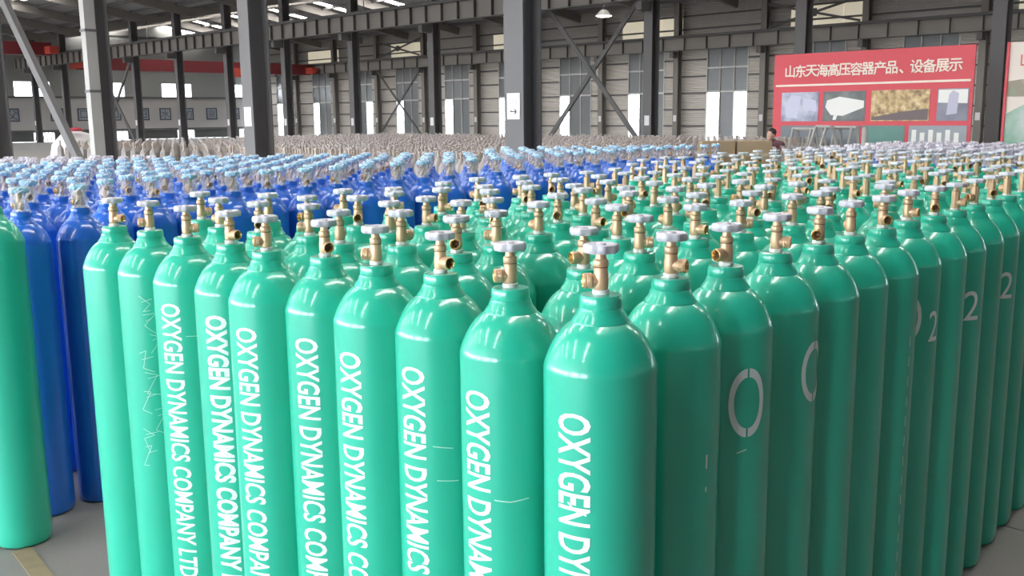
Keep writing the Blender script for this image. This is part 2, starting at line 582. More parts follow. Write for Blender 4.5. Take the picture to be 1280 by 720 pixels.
c1 = column(8.16, 7.95, 'grey steel column nearest the camera carrying a white 055 arrow sign', 0.30, 0.30, plate=(1.78, 0.20, 0.29))
# lettering of the plate: number and arrow, facing the open side
pl = [c for c in c1.children if c.name.startswith('number_plate')][0]
tx = text_flat('055', 0.085, mat('grey_print', (0.30, 0.29, 0.31), 0.6))
o = link('plate_number', tx, pl, (-0.1615, 0, 1.83), -PI / 2)
q = MB()
q.box((-0.162, 0.0, 1.72), (0.004, 0.09, 0.012))
for dz in (-1, 1):
    q.bar((-0.162, -0.05, 1.72), (-0.162, -0.022, 1.72 + dz * 0.026), 0.004, 0.013)
q.bar((-0.162, 0.045, 1.72), (-0.162, 0.028, 1.738), 0.004, 0.01)
part('plate_arrow', q, SIGNK, pl)
column(8.16, 13.67, 'grey steel column with a small white plate, left of the 055 column', 0.30, 0.34, plate=(1.70, 0.20, 0.29))
column(8.16, 19.35, 'grey steel column behind the white downpipe at far left', 0.30, 0.34, plate=(1.62, 0.20, 0.29))
column(8.16, 25.2, 'grey steel column at the left edge of the photo, ending the crossed brace', 0.34, 0.34)
dpw = thing('downpipe', 'pale painted square downpipe standing before the far left column', 'pipe', tuple(hw(7.75, 18.75, 0)), HZ)
part('pipe', MB().box((0, 0, 4), (0.2, 0.2, 8)), STEELL, dpw)
for z in (2.2, 3.3, 4.4, 5.5, 6.6):
    part('pipe_clip', MB().box((0, 0, z), (0.23, 0.23, 0.05)), STEEL, dpw)

tb = thing('column_brace', 'light steel diagonal brace at far left rising towards the photo edge', 'brace', tuple(hw(8.0, 19.35, 0)), HZ)
part('brace_bar', MB().bar((0, 0.4, 0.3), (0, 5.3, 5.2), 0.12, 0.22), STEEL, tb)
part('gusset', MB().box((0, 0.3, 0.25), (0.02, 0.5, 0.5)), STEEL, tb)

# second line of columns with the large crane beam
for k in range(-3, 11):
    s_ = 21.25 + 5.75 * k
    names = {0: 'column right of the 055 column in front of the middle windows', -1: 'column rising behind the red display board',
             -2: 'column above the second display board at the right edge', 1: 'column just behind the 055 column',
             2: 'column carrying the large crane beam, left of the 055 column'}
    lab = names.get(k, 'column under the large crane beam, %s leftward of the 055 column' % ORD[max(k - 1, 1)] if k > 2 else 'column outside the right edge carrying the large crane beam')
    t = column(28.2, s_, 'grey steel ' + lab, 0.36, 0.42, plate=(1.45, 0.2, 0.34) if k > -2 else None, m=STEEL, group='second line of steel columns')
    part('crane_bracket', MB().box((-0.45, 0, 5.3), (0.6, 0.25, 0.3)), STEELD, t)


def crane_beam(o_, sa, sb, z0, z1, label, step, m):
    t = thing('crane_beam', label, 'beam', tuple(hw(o_, sa, z0)), HZ)
    L = sb - sa; h = z1 - z0
    part('web', MB().box((0, L / 2, h / 2), (0.02, L, h)), m, t)
    part('flange', MB().box((0, L / 2, 0.015), (0.3, L, 0.03)), STEELD, t)
    part('flange', MB().box((0, L / 2, h - 0.015), (0.4, L, 0.03)), STEELD, t)
    part('rail', MB().box((0, L / 2, h + 0.06), (0.07, L, 0.12)), STEELD, t)
    st = MB().box((-0.075, 0, h / 2), (0.13, 0.03, h - 0.06)).mesh('stiffener', STEELD)
    y = 0.5
    while y < L:
        link('stiffener', st, t, (0, y, 0))
        y += step
    return t


crane_beam(27.65, 2, 81, 5.5, 6.25, 'long stiffened crane beam crossing the hall above the middle columns', 1.0, GIRD)
crane_beam(48.3, 5, 81, 5.25, 6.0, 'lower stiffened crane beam running along the window wall', 1.5, GIRD)
for k in range(-5, 9):
    s_ = 34.85 + 5.75 * k
    t = column(48.8, s_, 'brown-grey wall column between the back windows, %s from the right' % ORD[k + 6], 0.34, 0.40,
               plate=(1.4, 0.22, 0.36), m=GIRD, group='wall columns between the back windows')
    part('crane_bracket', MB().box((-0.4, 0, 5.05), (0.5, 0.25, 0.35)), STEELD, t)


def xbrace(o_, sa, sb, za, zb, label, w, m):
    t = thing('cross_brace', label, 'brace', tuple(hw(o_, sa, 0)), HZ)
    part('brace_bar', MB().bar((0, 0, za), (0, sb - sa, zb), 0.08, w), m, t)
    part('brace_bar', MB().bar((0.1, sb - sa, za), (0.1, 0, zb), 0.08, w), m, t)
    part('gusset', MB().box((0.05, (sb - sa) / 2, (za + zb) / 2), (0.02, 0.4, 0.4)), m, t)


xbrace(28.35, 21.5, 26.75, 0.3, 6.2, 'large crossed steel brace right of the 055 column', 0.16, STEELD)
xbrace(48.55, 58.1, 63.3, 0.3, 5.2, 'crossed steel brace on the back wall left of the 055 column', 0.14, STEELD)
xbrace(28.0, 61.9, 66.8, 0.3, 5.4, 'dark crossed steel brace at the far left before the end wall', 0.22, STEELD)
xbrace(48.55, 23.6, 28.8, 6.2, 7.4, 'crossed steel brace high on the wall above the red board', 0.12, STEELD)
xbrace(48.55, 58.1, 63.3, 6.2, 7.4, 'crossed steel brace before the lit panel left of the 055 column', 0.12, STEELD)

# overhead cranes
for (oa, ob, s_, lab) in ((8.7, 27.0, 72.0, 'red overhead bridge crane at the far left of the hall'),
                          (28.8, 48.0, 72.0, 'dim red overhead bridge crane with orange end carriage near the back wall')):
    t = thing('overhead_crane', lab, 'crane', tuple(hw(oa, s_, 6.4)), HZ)
    L = ob - oa
    zz = 0 if oa < 20 else -0.9
    part('bridge_girder', MB().box((L / 2, 0, 0.1 + zz), (L, 0.7, 0.85)), REDP, t)
    for x in (0.2, L - 0.2):
        part('end_carriage', MB().box((x, 0, 0.0 + zz), (0.6, 2.6, 0.5)), REDO, t)
    h = part('hoist', MB().box((L * .62, -0.6, -0.3 + zz), (1.0, 0.7, 0.7)), REDO if oa > 20 else STEELD, t)
    part('hook_rope', MB().tube((L * .62, -0.6, -1.6 + zz), (L * .62, -0.6, -0.5 + zz), 0.03, 6), STEELD, h)

# hanging lamps
for k, (o_, s_, z) in enumerate(((44.0, 36.5, 7.1), (39.0, 52.0, 7.3), (38.0, 64.0, 7.4), (36.0, 76.0, 7.4))):
    t = thing('high_bay_lamp', 'glowing ceiling lamp hanging under the roof, %s from the right' % ORD[k + 1], 'lamp', tuple(hw(o_, s_, z)), HZ, 'ceiling lamps')
    part('lamp_reflector', MB().lathe([(0.12, .35), (0.2, .3), (0.5, 0.0), (0.46, 0.0), (0.1, .28)], 16), STEELL, t, True)
    part('lamp_glass', MB().lathe([(0.0, -.08), (0.3, -.05), (0.45, 0.01), (0.3, .06), (0, .07)], 16), LAMP, t, True)
    part('lamp_rod', MB().tube((0, 0, .35), (0, 0, 1.6), 0.03, 6), STEELD, t)


# ------------------------------------------------------------------ display boards
def print_mat(name, cols, scale, kind='noise'):
    m = bpy.data.materials.new(name); m.use_nodes = True
    nt = m.node_tree; b = nt.nodes['Principled BSDF']
    b.inputs['Roughness'].default_value = 0.5
    tc = nt.nodes.new('ShaderNodeTexCoord')
    n = nt.nodes.new('ShaderNodeTexNoise'); n.inputs['Scale'].default_value = scale
    n.inputs['Detail'].default_value = 6
    r = nt.nodes.new('ShaderNodeValToRGB')
    r.color_ramp.elements[0].position = 0.3; r.color_ramp.elements[1].position = 0.7
    r.color_ramp.elements[0].color = (*cols[0], 1); r.color_ramp.elements[1].color = (*cols[-1], 1)
    for i, c in enumerate(cols[1:-1]):
        e = r.color_ramp.elements.new(0.3 + 0.4 * (i + 1) / (len(cols) - 1)); e.color = (*c, 1)
    nt.links.new(tc.outputs['Object'], n.inputs['Vector'])
    nt.links.new(n.outputs['Fac'], r.inputs[0]); nt.links.new(r.outputs[0], b.inputs['Base Color'])
    return m


def flat_shape(mb, pts, y, mi=0):
    b = len(mb.v)
    for x, z in pts:
        mb.v.append((x, y, z))
    mb.f.append([b + i for i in range(len(pts))]); mb.m.append(mi)


# board runs along the building axis, faces the camera side
BL = Vector((0.263 * 24, 24.0)); BD = Vector((0.7071, -0.7071))
BLEN = 4.62
ANG = math.atan2(BD.y, BD.x)
bd = thing('display_board', 'large red display board with cream Chinese heading and four photo prints', 'board', (BL.x, BL.y, 0), ANG)
LEAN = 0.0
BT = 3.02
part('board_panel', MB().box((BLEN / 2, 0.03, (0.55 + BT) / 2), (BLEN, 0.05, BT - 0.55)), BOARDR, bd)
part('board_rule', MB().box((BLEN / 2, 0.002, 2.30), (BLEN * .975, 0.01, 0.045)), BOARDT, bd)
for x in (0.15, BLEN / 2, BLEN - 0.15):
    part('board_leg', MB().box((x, 0.09, 0.28), (0.06, 0.05, 0.56)).bar((x, 0.1, 1.6), (x, 0.9, 0.02), .05, .05), STEELL, bd)
HEAD = '山东天海高压容器产品、设备展示'
for k, ch in enumerate(HEAD):
    me_ = text_flat(ch, 0.30, BOARDT, 0.0, 1.0, 0.006)
    if ch == '、':
        for v in me_.vertices:
            v.co.z -= 0.09; v.co.x -= 0.06
    link('board_character', me_, bd, (BLEN * (0.062 + 0.885 * (k + 0.5) / len(HEAD)), -0.004, 2.625))
PR = [((0.05, 0.255), [(0.20, 0.22, 0.30), (0.42, 0.44, 0.55), (0.62, 0.62, 0.72)], 3.0),
      ((0.28, 0.50), [(0.10, 0.11, 0.11), (0.16, 0.17, 0.17), (0.25, 0.25, 0.25)], 3.0),
      ((0.53, 0.81), [(0.14, 0.08, 0.05), (0.52, 0.36, 0.17), (0.75, 0.62, 0.36)], 7.0),
      ((0.845, 0.985), [(0.16, 0.15, 0.20), (0.22, 0.22, 0.27), (0.28, 0.28, 0.34)], 2.0)]
for i, ((fa, fb), cols, scl) in enumerate(PR):
    xa, xb = fa * BLEN, fb * BLEN
    za, zb = 1.47, 2.14
    ph = part('photo_print', MB().box(((xa + xb) / 2, 0.0, (za + zb) / 2), (xb - xa, 0.014, zb - za)), print_mat('photo_print_%s' % 'abcd'[i], cols, scl), bd)
    q = MB()
    cx, w = (xa + xb) / 2, xb - xa
    if i == 0:
        flat_shape(q, [(xa + .12, za + .1), (xa + .42, za + .06), (xa + .5, zb - .1), (xa + .25, zb - .06), (xa + .1, zb - .3)], -.009)
        flat_shape(q, [(xa + .55, za + .28), (xb - .05, za + .22), (xb - .06, zb - .2), (xa + .56, zb - .12)], -.009)
        part('printed_shape', q, mat('print_pale_violet', (0.55, 0.55, 0.68), 0.5), ph)
    elif i == 1:
        flat_shape(q, [(xa + .06, za + .32), (xa + .2, za + .14), (xa + .5, za + .12), (xb - .03, za + .3), (xb - .03, zb - .22), (xa + .4, zb - .12), (xa + .1, zb - .2)], -.009)
        flat_shape(q, [(xa + .25, za + .03), (xa + .33, za + .03), (xa + .36, za + .13), (xa + .27, za + .13)], -.009)
        part('printed_shape', q, mat('print_white', (0.78, 0.77, 0.73), 0.5), ph)
    elif i == 2:
        flat_shape(q, [(xa + .02, za + .02), (xb - .02, za + .02), (xb - .02, za + .26), (xa + .7, za + .2), (xa + .02, za + .08)], -.009)
        part('printed_shape', q, mat('print_brown', (0.15, 0.11, 0.11), 0.5), ph)
    else:
        flat_shape(q, [(xa + .02, za + .38), (xb - .02, za + .36), (xb - .02, zb - .02), (xa + .02, zb - .02)], -.009)
        part('printed_shape', q, mat('print_white', (0.78, 0.77, 0.73), 0.5), ph)
        q = MB(); flat_shape(q, [(cx - .12, za + .12), (cx + .1, za + .15), (cx + .12, zb - .1), (cx, zb - .04), (cx - .08, zb - .12)], -.011)
        part('printed_shape', q, mat('print_grey_violet', (0.46, 0.46, 0.56), 0.5), ph)
for i, (fa, fb) in enumerate(((0.05, 0.48), (0.49, 0.70), (0.72, 0.985))):
    xa, xb = fa * BLEN, fb * BLEN
    ph = part('photo_print', MB().box(((xa + xb) / 2, 0.0, 1.05), (xb - xa, 0.014, 0.64)),
              mat(('print_slate', 'print_teal', 'print_mist')[i], ((0.16, 0.18, 0.20), (0.12, 0.26, 0.23), (0.30, 0.33, 0.36))[i], 0.5, noise=0.3, nscale=3), bd)
    if i == 2:
        q = MB()
        for t in range(6):
            x = xa + .12 + t * .18
            flat_shape(q, [(x - .05, .95), (x + .05, .95), (x + .05, 1.22 + (.06 if t % 2 == 0 else 0)), (x - .05, 1.22 + (.06 if t % 2 == 0 else 0))], -.009)
        part('printed_shape', q, mat('print_white', (0.78, 0.77, 0.73), 0.5), ph)

B2 = BL + BD * (BLEN + 0.62)
b2 = thing('display_board', 'cream and green landscape display board with red heading at right edge', 'board', (B2.x, B2.y, 0), ANG)
part('board_panel', MB().box((2.3, 0.03, 1.785), (4.6, 0.05, BT - 0.55)), mat('print_cream', (0.74, 0.66, 0.58), 0.5), b2)
part('board_edge', MB().box((0.025, 0.0, 1.785), (0.05, 0.07, BT - 0.55)), BOARDR, b2)
for x in (0.15, 2.3, 4.4):
    part('board_leg', MB().box((x, 0.09, 0.28), (0.06, 0.05, 0.56)).bar((x, 0.1, 1.6), (x, 0.9, 0.02), .05, .05), STEELL, b2)
for k, ch in enumerate('山东天海'):
    link('board_character', text_flat(ch, 0.34, mat('print_red', (0.62, 0.10, 0.10), 0.5), 0.0), b2, (0.40 + 0.40 * k, -0.004, 2.68))
q = MB(); flat_shape(q, [(.05, 2.25), (1.2, 2.4), (3, 2.5), (4.55, 2.4), (4.55, 1.9), (.05, 1.95)], -.004)
part('printed_shape', q, print_mat('print_hills', [(0.22, 0.36, 0.22), (0.30, 0.24, 0.18), (0.36, 0.50, 0.36)], 2.5), b2)
q = MB(); flat_shape(q, [(.05, 0.6), (4.55, .6), (4.55, 1.75), (.6, 1.9), (.05, 1.6)], -.006)
part('printed_shape', q, print_mat('print_field', [(0.10, 0.30, 0.20), (0.30, 0.45, 0.36), (0.55, 0.58, 0.55)], 1.6), b2)
q = MB(); flat_shape(q, [(.45, 1.55), (1.6, 1.35), (2.6, 1.5), (2.0, 1.85), (.9, 1.85)], -.008)
part('printed_shape', q, mat('print_water', (0.22, 0.45, 0.68), 0.5), b2)

# ================================================================== THE CYLINDERS
RB = 0.1065


def dome(n):
    pts = []
    for k in range(n + 1):
        sn = 0.5 + 0.4608 * k / n
        pts.append((0.030 + 0.0883 * math.sqrt(1 - sn * sn), 1.2220 + 0.082 * k / n))
    return pts


PROF = [(0.0, 0.004), (0.088, 0.0), (0.1005, 0.006), (0.1055, 0.02), (RB, 0.042), (RB, 0.6), (RB, 1.2170), (RB - .0001, 1.2195)] + \
    [(0.1059, 1.2240)] + dome(10)[1:] + [(0.0545, 1.3050), (0.0525, 1.309), (0.0455, 1.318), (0.0425, 1.327), (0.0415, 1.331)]
PROFL = [(0.0, 0.0), (0.100, 0.0), (RB, 0.03), (RB, 1.219)] + dome(5) + [(0.0525, 1.309), (0.0425, 1.327), (0.039, 1.331)]
COLLAR = [(0.036, 1.329), (0.0392, 1.331), (0.0400, 1.336), (0.0395, 1.349), (0.0372, 1.3545), (0.015, 1.3552)]
BLUE_DZ = -0.046


def drop(p, dz):
    return [(r, z + (dz if z > 0.7 else 0)) for r, z in p]


ME = {}
ME['g_body'] = MB().lathe(PROF, 40).mesh('cylinder_body', GREEN, True)
ME['g_body_far'] = MB().lathe(PROFL, 24).mesh('cylinder_body', GREEN, True)
ME['g_collar'] = MB().lathe(COLLAR, 32).mesh('neck_collar', GREEN, True)
ME['b_body'] = MB().lathe(drop(PROF, BLUE_DZ), 36).mesh('cylinder_body', BLUE, True)
ME['b_body_far'] = MB().lathe(drop(PROFL, BLUE_DZ), 20).mesh('cylinder_body', BLUE, True)
ME['b_collar'] = MB().lathe(drop(COLLAR, BLUE_DZ), 24).mesh('neck_collar', BLUE, True)
ME['washer'] = MB().lathe([(0.0150, 0.0), (0.0158, 0.001), (0.0158, 0.008), (0.0148, 0.009)], 20).mesh('white_washer', WASH, True)
# valve body: origin at the top of the collar
vb = MB()
vb.lathe([(0.0118, 0.006), (0.0122, 0.009), (0.0140, 0.012), (0.0144, 0.016), (0.0144, 0.034), (0.0132, 0.040), (0.0132, 0.0495)], 16, 0)
vb.lathe([(0.0136, 0.0495), (0.0136, 0.0515)], 16, 1)
vb.lathe([(0.0134, 0.0515), (0.0142, 0.053), (0.0142, 0.0615), (0.0130, 0.0640), (0.0105, 0.0655), (0.0095, 0.075), (0.0050, 0.075), (0.0050, 0.083)], 12, 0)
ME['valve'] = vb.mesh('valve_body', [BRASS, GROOVE_BORE], True)
ob = MB()
Mx = Matrix.Rotation(PI / 2, 3, 'Y')
ob.lathe([(0.0125, 0.006), (0.0125, 0.016), (0.0145, 0.018), (0.0148, 0.020), (0.0140, 0.0215), (0.0148, 0.0230), (0.0140, 0.0245), (0.0148, 0.0260), (0.0140, 0.0275), (0.0148, 0.0290), (0.0142, 0.0320), (0.0130, 0.0340)], 18, 0, (0, 0, 0.025), M=Mx, caps=False)
ob.lathe([(0.0132, 0.0338), (0.0118, 0.0345), (0.0104, 0.0320), (0.0088, 0.0260)], 18, 1, (0, 0, 0.025), M=Mx, caps=False)
ob.lathe([(0.0089, 0.0262), (0.0062, 0.0180), (0.0040, 0.0160), (0.0, 0.0158)], 18, 2, (0, 0, 0.025), M=Mx, caps=False)  # shade deep in the outlet bore, painted as dark brown
ME['outlet'] = ob.mesh('valve_outlet', [BRASS, GOLD, GROOVE_BORE], True)


def wheel_mesh(m, name, n=40, r=0.032, fat=1.0):
    q = MB()
    lob = lambda rr, z, t, k: rr * (1 + (0.055 * math.cos(8 * t) if rr > 0.02 else 0))
    q.lathe([(0.0060, 0.0755), (0.0085, 0.0760), (0.0100, 0.0790), (0.0240, 0.0785), (r * .94, 0.0775), (r, 0.0800), (r * 1.01, 0.0850), (r * .97, 0.0895),
             (r * .86, 0.0910), (r * .74, 0.0885), (0.0100, 0.0880), (0.0085, 0.0915), (0.0, 0.0920)], n, 0, rad=lob)
    q.v = [(x, y, 0.079 + (z - 0.079) * fat) for x, y, z in q.v]
    return q.mesh(name, m, True)


ME['wheel'] = wheel_mesh(WHEEL, 'handwheel', 40, 0.032, 1.25)
ME['wheel_far'] = wheel_mesh(WHEEL, 'handwheel', 16)
ME['wheel_b'] = wheel_mesh(WHEELB, 'handwheel', 16, 0.037, 1.7)
fv = MB()
fv.lathe([(0.0155, 0.0), (0.0155, 0.006)], 8, 1)
fv.lathe([(0.0140, 0.006), (0.0140, 0.064), (0.0095, 0.066), (0.0095, 0.08)], 8, 0)
ME['valve_far'] = fv.mesh('valve_body', [BRASS, WASH], True)


def bag_mesh(seed, m, top=0.10):
    rn = random.Random(seed)
    ph = [rn.uniform(0, 6.28) for _ in range(6)]

    def rad(r, z, t, k):
        return r * (1 + 0.13 * math.sin(3 * t + ph[k % 6]) + 0.10 * math.sin(7 * t + 2 * ph[(k + 2) % 6]) + 0.06 * math.sin(11 * t + ph[(k + 3) % 6]))
    q = MB()
    q.lathe([(0.037, -0.004), (0.030, 0.012), (0.033, 0.035), (0.029, 0.052), (0.034, 0.072), (0.038, 0.084), (0.036, top - .006), (0.030, top + .004)], 18, 0, rad=rad)
    return q.mesh('plastic_bag', m, False)


BAGS = [bag_mesh(i, BAG) for i in range(4)]
BAGSW = [bag_mesh(10 + i, BAGW) for i in range(3)]

# ---- where they stand: two directions of a nearly square packing
EA = Vector((math.cos(R(138.1)), math.sin(R(138.1)))) * 0.2245
EB = Vector((math.cos(R(49.06)), math.sin(R(49.06)))) * 0.2285
ORG = Vector((0.160, 1.820))
HR = 1.3614
FPIX = [(751, 363), (638, 355), (546.5, 337), (473, 327.5), (397, 316), (338, 310), (292.5, 302), (234, 293), (187, 285), (143, 280)]
RPIX = [(751, 363), (839.5, 342.5), (901, 327.5), (965.5, 310), (1017.5, 302), (1060, 289.5), (1100, 282.5), (1131, 271), (1161, 267), (1188, 260.5), (1210, 253), (1229, 246), (1246, 241), (1265.5, 237)]
WPIX = {  # handwheel centres of others
    (4, 1): (422, 259), (5, 1): (372, 254), (6, 2): (380, 246), (3, 1): (481, 265), (5, 2): (436, 247), (2, 1): (554, 269), (4, 2): (492, 250), (2, 2): (628, 260),
    (1, 1): (730, 282), (1, 2): (800, 269), (1, 3): (865, 257), (1, 4): (918, 248), (4, 3): (628, 244), (3, 2): (555, 251), (3, 3): (696, 252), (2, 3): (776, 258),
    (2, 4): (832, 246), (2, 5): (886, 241), (3, 4): (751, 248), (8, 1): (216, 246), (7, 1): (268, 248), (6, 1): (310, 250), (7, 2): (341, 242), (1, 5): (970, 246),
    (1, 6): (1012, 238), (1, 7): (1044, 232), (1, 9): (1100, 226), (1, 10): (1130, 218), (1, 11): (1154, 215), (1, 12): (1175, 210)}
greens, blues, whites = {}, {}, {}
rn = random.Random(3)


def cell(i, j, jit):
    return ORG + EA * i + EB * j + Vector((rn.uniform(-jit, jit), rn.uniform(-jit, jit)))


for j in range(0, 24):
    for i in range(0, 10):
        if (i == 9 and 0 < j < 14) or (i == 8 and 1 < j < 12):
            continue
        greens[(i, j)] = cell(i, j, 0.022 if (i, j) != (0, 0) else 0)
for i, (u, v) in enumerate(FPIX):
    greens[(i, 0)] = pix(u, v, HR if i == 0 else HR - 0.020)
for j, (u, v) in enumerate(RPIX):
    p = pix(u, v, HR if j == 0 else HR - 0.006)
    q_ = ORG + EA * -0.12 + EB * j
    greens[(0, j)] = p if j < 2 else p + EA * (0.6 * (q_ - p).dot(EA) / EA.length_squared) if j < 7 else p.lerp(q_, 0.6)
for k, (u, v) in WPIX.items():
    greens[k] = pix(u, v, HR - 0.014 + 0.086)
pinned = [k for k in greens if (k[0] == 0 and k[1] < 14) or k[1] == 0]


def line1_clear(p):
    for s_ in (7.95, 13.67, 19.35):
        if (p - hw(8.16, s_).to_2d()).length < 0.42:
            return False
    return True


for i in range(15, 26):
    for j in range(1, 30):
        p = cell(i, j, 0.02)
        if (p.x + p.y) * .7071 < 7.7 and p.y < (8.9 if p.x > -0.2 else 7.6) and line1_clear(p):
            blues[(i, j)] = p
blues[(15, 1)] = pix(62, 637, 0.0)
blues[(15, 2)] = pix(131, 618, 0.0)
for i in range(26, 37):
    for j in range(0, 20):
        p = cell(i, j, 0.02)
        if (p.x + p.y) * .7071 < 7.7 and p.y < (8.9 if p.x > -0.2 else 7.6) and line1_clear(p):
            whites[(i, j)] = p
for i in range(0, 11):
    for j in range(25, 35):
        p = cell(i, j, 0.02)
        if line1_clear(p):
            whites[(i, j)] = p
# push overlapping neighbours apart
allp = [('g', k) for k in greens] + [('b', k) for k in blues] + [('w', k) for k in whites]
pos = [({'g': greens, 'b': blues, 'w': whites}[t][k]).copy() for t, k in allp]
grid_n = 0.25
for it in range(40):
    g = {}
    for n, p in enumerate(pos):
        g.setdefault((int(p.x // grid_n), int(p.y // grid_n)), []).append(n)
    for n, p in enumerate(pos):
        cx, cy = int(p.x // grid_n), int(p.y // grid_n)
        for dx in (-1, 0, 1):
            for dy in (-1, 0, 1):
                for m in g.get((cx + dx, cy + dy), ()):
                    if m <= n:
                        continue
                    d = pos[m] - pos[n]
                    L = d.length
                    if L < 0.2136 and L > 1e-6:
                        mv = d * ((0.2136 - L) / L)
                        pn = allp[n][0] == 'g' and allp[n][1] in pinned
                        pm = allp[m][0] == 'g' and allp[m][1] in pinned
                        wn2, wm2 = (0.5, 0.5) if pn == pm else ((0.0, 1.0) if pn else (1.0, 0.0))
                        pos[n] -= mv * wn2
                        pos[m] += mv * wm2
for (t, k), p in zip(allp, pos):
    {'g': greens, 'b': blues, 'w': whites}[t][k] = p

# outlet directions seen in the front (degrees in plan)
OUT = {(0, 0): 185, (1, 0): 190, (2, 0): -48, (3, 0): 175, (4, 0): -62, (5, 0): 200, (6, 0): -35, (7, 0): 20, (8, 0): 195, (9, 0): -10,
       (0, 1): -28, (0, 2): 215, (0, 3): -20, (0, 4): -118, (0, 5): 80, (0, 6): -85, (0, 7): -40, (0, 8): -108, (0, 9): -35, (0, 11): -100, (0, 13): -30, (1, 1): 205, (1, 2): -5}


def add_valve(t, z, near, a):
    if near:
        link('white_washer', ME['washer'], t, (0, 0, z))
        v = link('valve_body', ME['valve'], t, (0, 0, z), a)
        link('valve_outlet', ME['outlet'], v)
        link('handwheel', ME['wheel'], t, (0, 0, z), a)
    else:
        v = link('valve_body', ME['valve_far'], t, (0, 0, z), a)
        link('valve_outlet', ME['outlet'], v)
        link('handwheel', ME['wheel_far'], t, (0, 0, z), a)


for (i, j), p in greens.items():
    if (i, j) == (0, 0):
        lab = 'green cylinder at the nearest corner of the block, stencilled OXYGEN DYNAMICS'
    elif j == 0 and i == 9:
        lab = 'green cylinder ending the front row on the left, marked with a white O'
    elif j == 0 and i == 8:
        lab = 'green cylinder scrawled with chalk handwriting, second from the left end of the front row'
    elif j == 0:
        lab = 'green cylinder stencilled with vertical white lettering, %s to the left of the nearest corner' % ORD[i]
    elif i == 0:
        lab = 'green cylinder on the dark right side of the block, %s back from the nearest corner' % ORD[j]
    else:
        lab = 'green cylinder %s row behind the lettered front, %s column in from the dark side' % (ORD[j], ORD[i])
    t = thing('green_gas_cylinder', lab, 'gas cylinder', (p.x, p.y, 0), 0, 'green oxygen cylinders packed in the block')
    t.scale.z = 1.0 if (i, j) == (0, 0) else (0.9853 if j == 0 else (0.9956 if i == 0 else 0.990 + rn.uniform(-.004, .004)))
    near = j < 9
    link('cylinder_body', ME['g_body'] if near else ME['g_body_far'], t)
    link('neck_collar', ME['g_collar'], t)
    add_valve(t, 1.355, near, R(OUT.get((i, j), rn.uniform(-180, 180))))
    greens[(i, j)] = (p, t)

# lettering on the front row
TEXT = 'OXYGEN DYNAMICS COMPANY LTD'
FACE = {0: -122, 1: -132, 2: -126, 3: -124, 4: -112, 5: -114, 6: -104, 7: -108}
for i, a in FACE.items():
    p, t = greens[(i, 0)]
    me = text_wrap(TEXT, RB, R(a), 1.154 + 0.004 * i * 0.5, 0.067, 0.865, True, 0.020 if i != 6 else 0.038)
    link('stencil_lettering', me, t)


def mark(cellk, ch, a, z0, h, w, gaps=(), bold=0.0):
    p, t = greens[cellk]
    link('stencil_mark', text_wrap(ch, RB, R(a), z0, h, w, False, bold, gaps), t)


GO = ((0.47, 0.52),)
mark((0, 2), 'O', -72, 1.145, 0.155, 0.088, GO)
mark((0, 3), 'O', -40, 1.150, 0.150, 0.095, GO)
mark((0, 7), 'O', -103, 1.140, 0.145, 0.085, GO)
mark((0, 7), '2', -52, 1.085, 0.095, 0.045)
mark((0, 9), '2', -72, 1.090, 0.100, 0.060)
mark((0, 11), '2', -72, 1.090, 0.100, 0.060)
mark((0, 13), 'O', -72, 1.130, 0.130, 0.080, GO)
mark((9, 0), 'O', -40, 1.135, 0.155, 0.088)


def scribble(cellk, strokes, w=0.0022, m=CHALK, name='chalk_scribble'):
    """thin strokes on the paint: lists of (degrees, z)"""
    p, t = greens[cellk]
    q = MB()
    for st in strokes:
        for (a0, z0), (a1, z1) in zip(st, st[1:]):
            n = 4
            for k in range(n):
                fa, fb = k / n, (k + 1) / n
                A = [a0 + (a1 - a0) * fa, z0 + (z1 - z0) * fa]; B = [a0 + (a1 - a0) * fb, z0 + (z1 - z0) * fb]
                dx, dz = R(B[0] - A[0]) * RB, B[1] - A[1]
                L = math.hypot(dx, dz) or 1
                nx, nz = -dz / L * w / 2, dx / L * w / 2
                b = len(q.v)
                for (aa, zz, sg) in ((A[0], A[1], 1), (B[0], B[1], 1), (B[0], B[1], -1), (A[0], A[1], -1)):
                    th = R(aa) + sg * nx / RB
                    q.v.append(((RB + .0006) * math.cos(th), (RB + .0006) * math.sin(th), zz + sg * nz))
                q.f.append([b, b + 1, b + 2, b + 3]); q.m.append(0)
    part(name, q, m, t)


rs = random.Random(11)
st = []
z = 1.16
while z > 0.62:
    a = -88 + rs.uniform(-20, 6)
    st.append([(a, z), (a + rs.uniform(8, 26), z - rs.uniform(-.01, .03)), (a + rs.uniform(-6, 20), z - rs.uniform(.03, .07)), (a + rs.uniform(0, 30), z - rs.uniform(.04, .08))])
    st.append([(a + 4, z - .02), (a + rs.uniform(14, 30), z - .01)])
    z -= 0.062
scribble((8, 0), st, 0.0017)
scribble((0, 0), [[(-128, .985), (-121, .972), (-108, .965)]], 0.003, PAINTW, 'paint_scratch')
scribble((1, 0), [[(-110, .93), (-92, .928), (-72, .935)]], 0.0025, CHALK, 'paint_scratch')
scribble((2, 0), [[(-100, .98), (-76, .975)], [(-96, .90), (-70, .898)]], 0.0022, CHALK, 'paint_scratch')
scribble((0, 2), [[(-84, .955), (-72, .962)]], 0.003, CHALK, 'paint_scratch')
scribble((0, 1), [[(-52, 1.0), (-52, .97)], [(-52, .93), (-52, .92)]], 0.004, PAINTW, 'paint_scratch')
scribble((7, 0), [[(-84, 1.07), (-64, 1.069)]], 0.0022, CHALK, 'paint_scratch')
scribble((0, 6), [[(-52, 1.05 - .06 * k), (-52, 1.02 - .06 * k)] for k in range(14)], 0.003, CHALK, 'paint_scratch')

